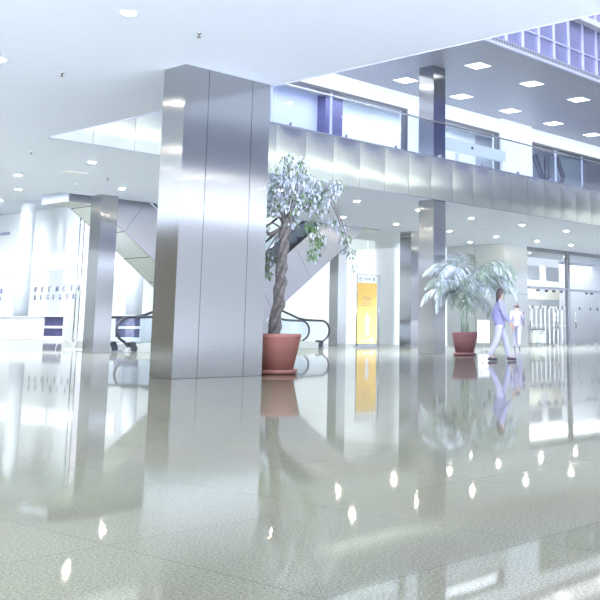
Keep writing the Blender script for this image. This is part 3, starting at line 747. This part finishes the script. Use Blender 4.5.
    for s_ in 'lr':
        an, to = J['an'+s_], J['to'+s_]
        V, F_ = skin_mesh(S([(an[0]-.05, an[1], .045), (an[0]+.03, an[1], .06), (to[0]-.03, to[1], .045), (to[0]+.03, to[1], .036)]), [(0,1),(1,2),(2,3)], [sc_(q) for q in ((.04,.042),(.042,.05),(.042,.042),(.036,.03))])
        MB().add([(x, y, max(z, .002)) for x, y, z in V], F_).build('shoe', M['shoe'], t, True)
person('person in violet top and lavender trousers walking past the palm', (19.72, 13.98, 0), -.75, 1.66, M['top1'], M['trou1'], M['hair'], .26, True)
person('person in pale mauve shirt and slate trousers walking by the clad wall', (32.9, 22.5, 0), .6, 1.72, M['top2'], M['trou2'], M['hair2'], .24, False)

# ------------------------------------------------------------------ light
REAR_GLOW = 27
wd = bpy.data.worlds.new('daylight'); sc.world = wd; wd.use_nodes = True
nt = wd.node_tree; bg = nt.nodes['Background']
tc = nt.nodes.new('ShaderNodeTexCoord'); sp = nt.nodes.new('ShaderNodeSeparateXYZ'); nt.links.new(tc.outputs['Generated'], sp.inputs[0])
rp = nt.nodes.new('ShaderNodeValToRGB'); nt.links.new(sp.outputs['Z'], rp.inputs['Fac'])
e = rp.color_ramp.elements
e[0].position = 0; e[0].color = (.60,.66,.76,1); e[1].position = 1; e[1].color = (.70,.80,1.08,1)
e.new(.25).color = (.78,.84,.96,1)
# glow added behind the viewer, strongest below the horizon, to brighten the ceiling
def vmap(sock, a, b, lo, hi):
    q = nt.nodes.new('ShaderNodeMapRange'); q.interpolation_type = 'SMOOTHSTEP'
    for k_, v_ in zip(('From Min', 'From Max', 'To Min', 'To Max'), (a, b, lo, hi)): q.inputs[k_].default_value = v_
    nt.links.new(sock, q.inputs['Value']); return q.outputs['Result']
dt = nt.nodes.new('ShaderNodeVectorMath'); dt.operation = 'DOT_PRODUCT'; dt.inputs[1].default_value = (-.72, -.69, 0); nt.links.new(tc.outputs['Generated'], dt.inputs[0])
back = vmap(dt.outputs['Value'], .2, .8, 0, 1); low = vmap(sp.outputs['Z'], -.01, .02, REAR_GLOW, REAR_GLOW*.12)
mr = nt.nodes.new('ShaderNodeMath'); mr.operation = 'MULTIPLY_ADD'; mr.inputs[2].default_value = 1
nt.links.new(back, mr.inputs[0]); nt.links.new(low, mr.inputs[1])
vm = nt.nodes.new('ShaderNodeVectorMath'); vm.operation = 'SCALE'; dl = nt.nodes.new('ShaderNodeVectorMath'); dl.operation = 'DOT_PRODUCT'; dl.inputs[1].default_value = (-.76, .65, 0); nt.links.new(tc.outputs['Generated'], dl.inputs[0])
dim = vmap(dl.outputs['Value'], .3, .8, 0, .97)
mxw = nt.nodes.new('ShaderNodeMix'); mxw.data_type = 'RGBA'; mxw.inputs[7].default_value = (.2, .19, .145, 1)     # world tinted darker and warmer on the left to dull the steel reflections
nt.links.new(dim, mxw.inputs[0]); nt.links.new(rp.outputs['Color'], mxw.inputs[6]); nt.links.new(mxw.outputs[2], vm.inputs[0]); nt.links.new(mr.outputs[0], vm.inputs['Scale'])
nt.links.new(vm.outputs['Vector'], bg.inputs['Color']); bg.inputs['Strength'].default_value = 1.15

def area(name, loc, sx, sy, energy, col=(1,1,1), rot=(0,0,0)):
    l = bpy.data.lights.new(name, 'AREA'); l.shape = 'RECTANGLE'; l.size = sx; l.size_y = sy; l.energy = energy; l.color = col
    o = bpy.data.objects.new(name, l); C.objects.link(o); o.location = loc; o.rotation_euler = rot; return o
EN, HN = 360, 2300
area('shop_ceiling_light', (26, 23.4, 8.6), 16, 1.6, 260, (.95,.98,1))
area('vestibule_light', (46, 29.5, 4.4), 12, 4, 700, (.98,.98,1))
area('upper_area_light', (27, 20.4, 8.65), 24, 1.2, 130, (.95,.98,1))
area('upper_area_light', (27, 3, 8.65), 30, 2.5, 440, (.95,.98,1))  # added unseen lamp, brightens the opposite wall mirrored in fascia and columns
def spot(loc, energy, ang=1.3, blend=.6, col=(1,.97,.9), tgt=None):
    l = bpy.data.lights.new('spot_beam', 'SPOT'); l.energy = energy; l.spot_size = ang; l.spot_blend = blend; l.color = col; l.shadow_soft_size = .06
    o = bpy.data.objects.new('spot_beam', l); C.objects.link(o); o.location = loc
    if tgt: o.rotation_euler = (Vector(tgt)-Vector(loc)).to_track_quat('-Z', 'Y').to_euler()
    return o
for x, y in [(q[0], q[1]) for q in DL]+extra: spot((x, y, H-.03), EN*(5 if y > 18.5 else 1), 2.3, .5, (.78,.89,1.08))
for x in (-2, 5, 12, 19, 25, 30):
    for y in (33, 41, 49, 57, 65, 73): spot((x, y, 9.0), HN, 2.0, .5, (.88,.94,1))
for y in (33, 40, 47, 54, 61, 68, 75): spot((30.5, y, 9.0), 1500, 1.5, .9, (.9,.96,1), (WX, y, 3.2))  # added unseen spots, tilted at the hall wall to whiten it
for y in (63.9, 66.2): spot((WX-.4, y, 9.0), 260, .7, 1.0, (1,1,1), (WX-.25, y, 5))

# ------------------------------------------------------------------ camera
F_, PX, PY, A, p, r = 1002.5, 407.2, 148.6, .7082, .1791, .006
fw = Vector((math.cos(A), math.sin(A), 0)); rt = Vector((math.sin(A), -math.cos(A), 0)); up = Vector((0,0,1))
cf = fw*math.cos(p)+up*math.sin(p); cu = up*math.cos(p)-fw*math.sin(p)
rt, cu = rt*math.cos(r)+cu*math.sin(r), cu*math.cos(r)-rt*math.sin(r)
cam = bpy.data.cameras.new('camera'); co = bpy.data.objects.new('camera', cam); C.objects.link(co)
m = Matrix((rt, cu, -cf)).transposed().to_4x4(); m.translation = (0, 0, .7); co.matrix_world = m
cam.sensor_width = 36; cam.sensor_fit = 'HORIZONTAL'; cam.lens = 36*F_/600
cam.shift_x = (300-PX)/600; cam.shift_y = -(300-PY)/600
cam.clip_end = 300
sc.camera = co
sc.view_settings.view_transform = 'Standard'; sc.view_settings.look = 'None'; sc.view_settings.gamma = 1; sc.view_settings.exposure = .29
sc.view_settings.use_curve_mapping = False
sc.cycles.use_denoising = True; sc.cycles.max_bounces = 10; sc.cycles.transparent_max_bounces = 16
sc.cycles.sample_clamp_indirect = 6
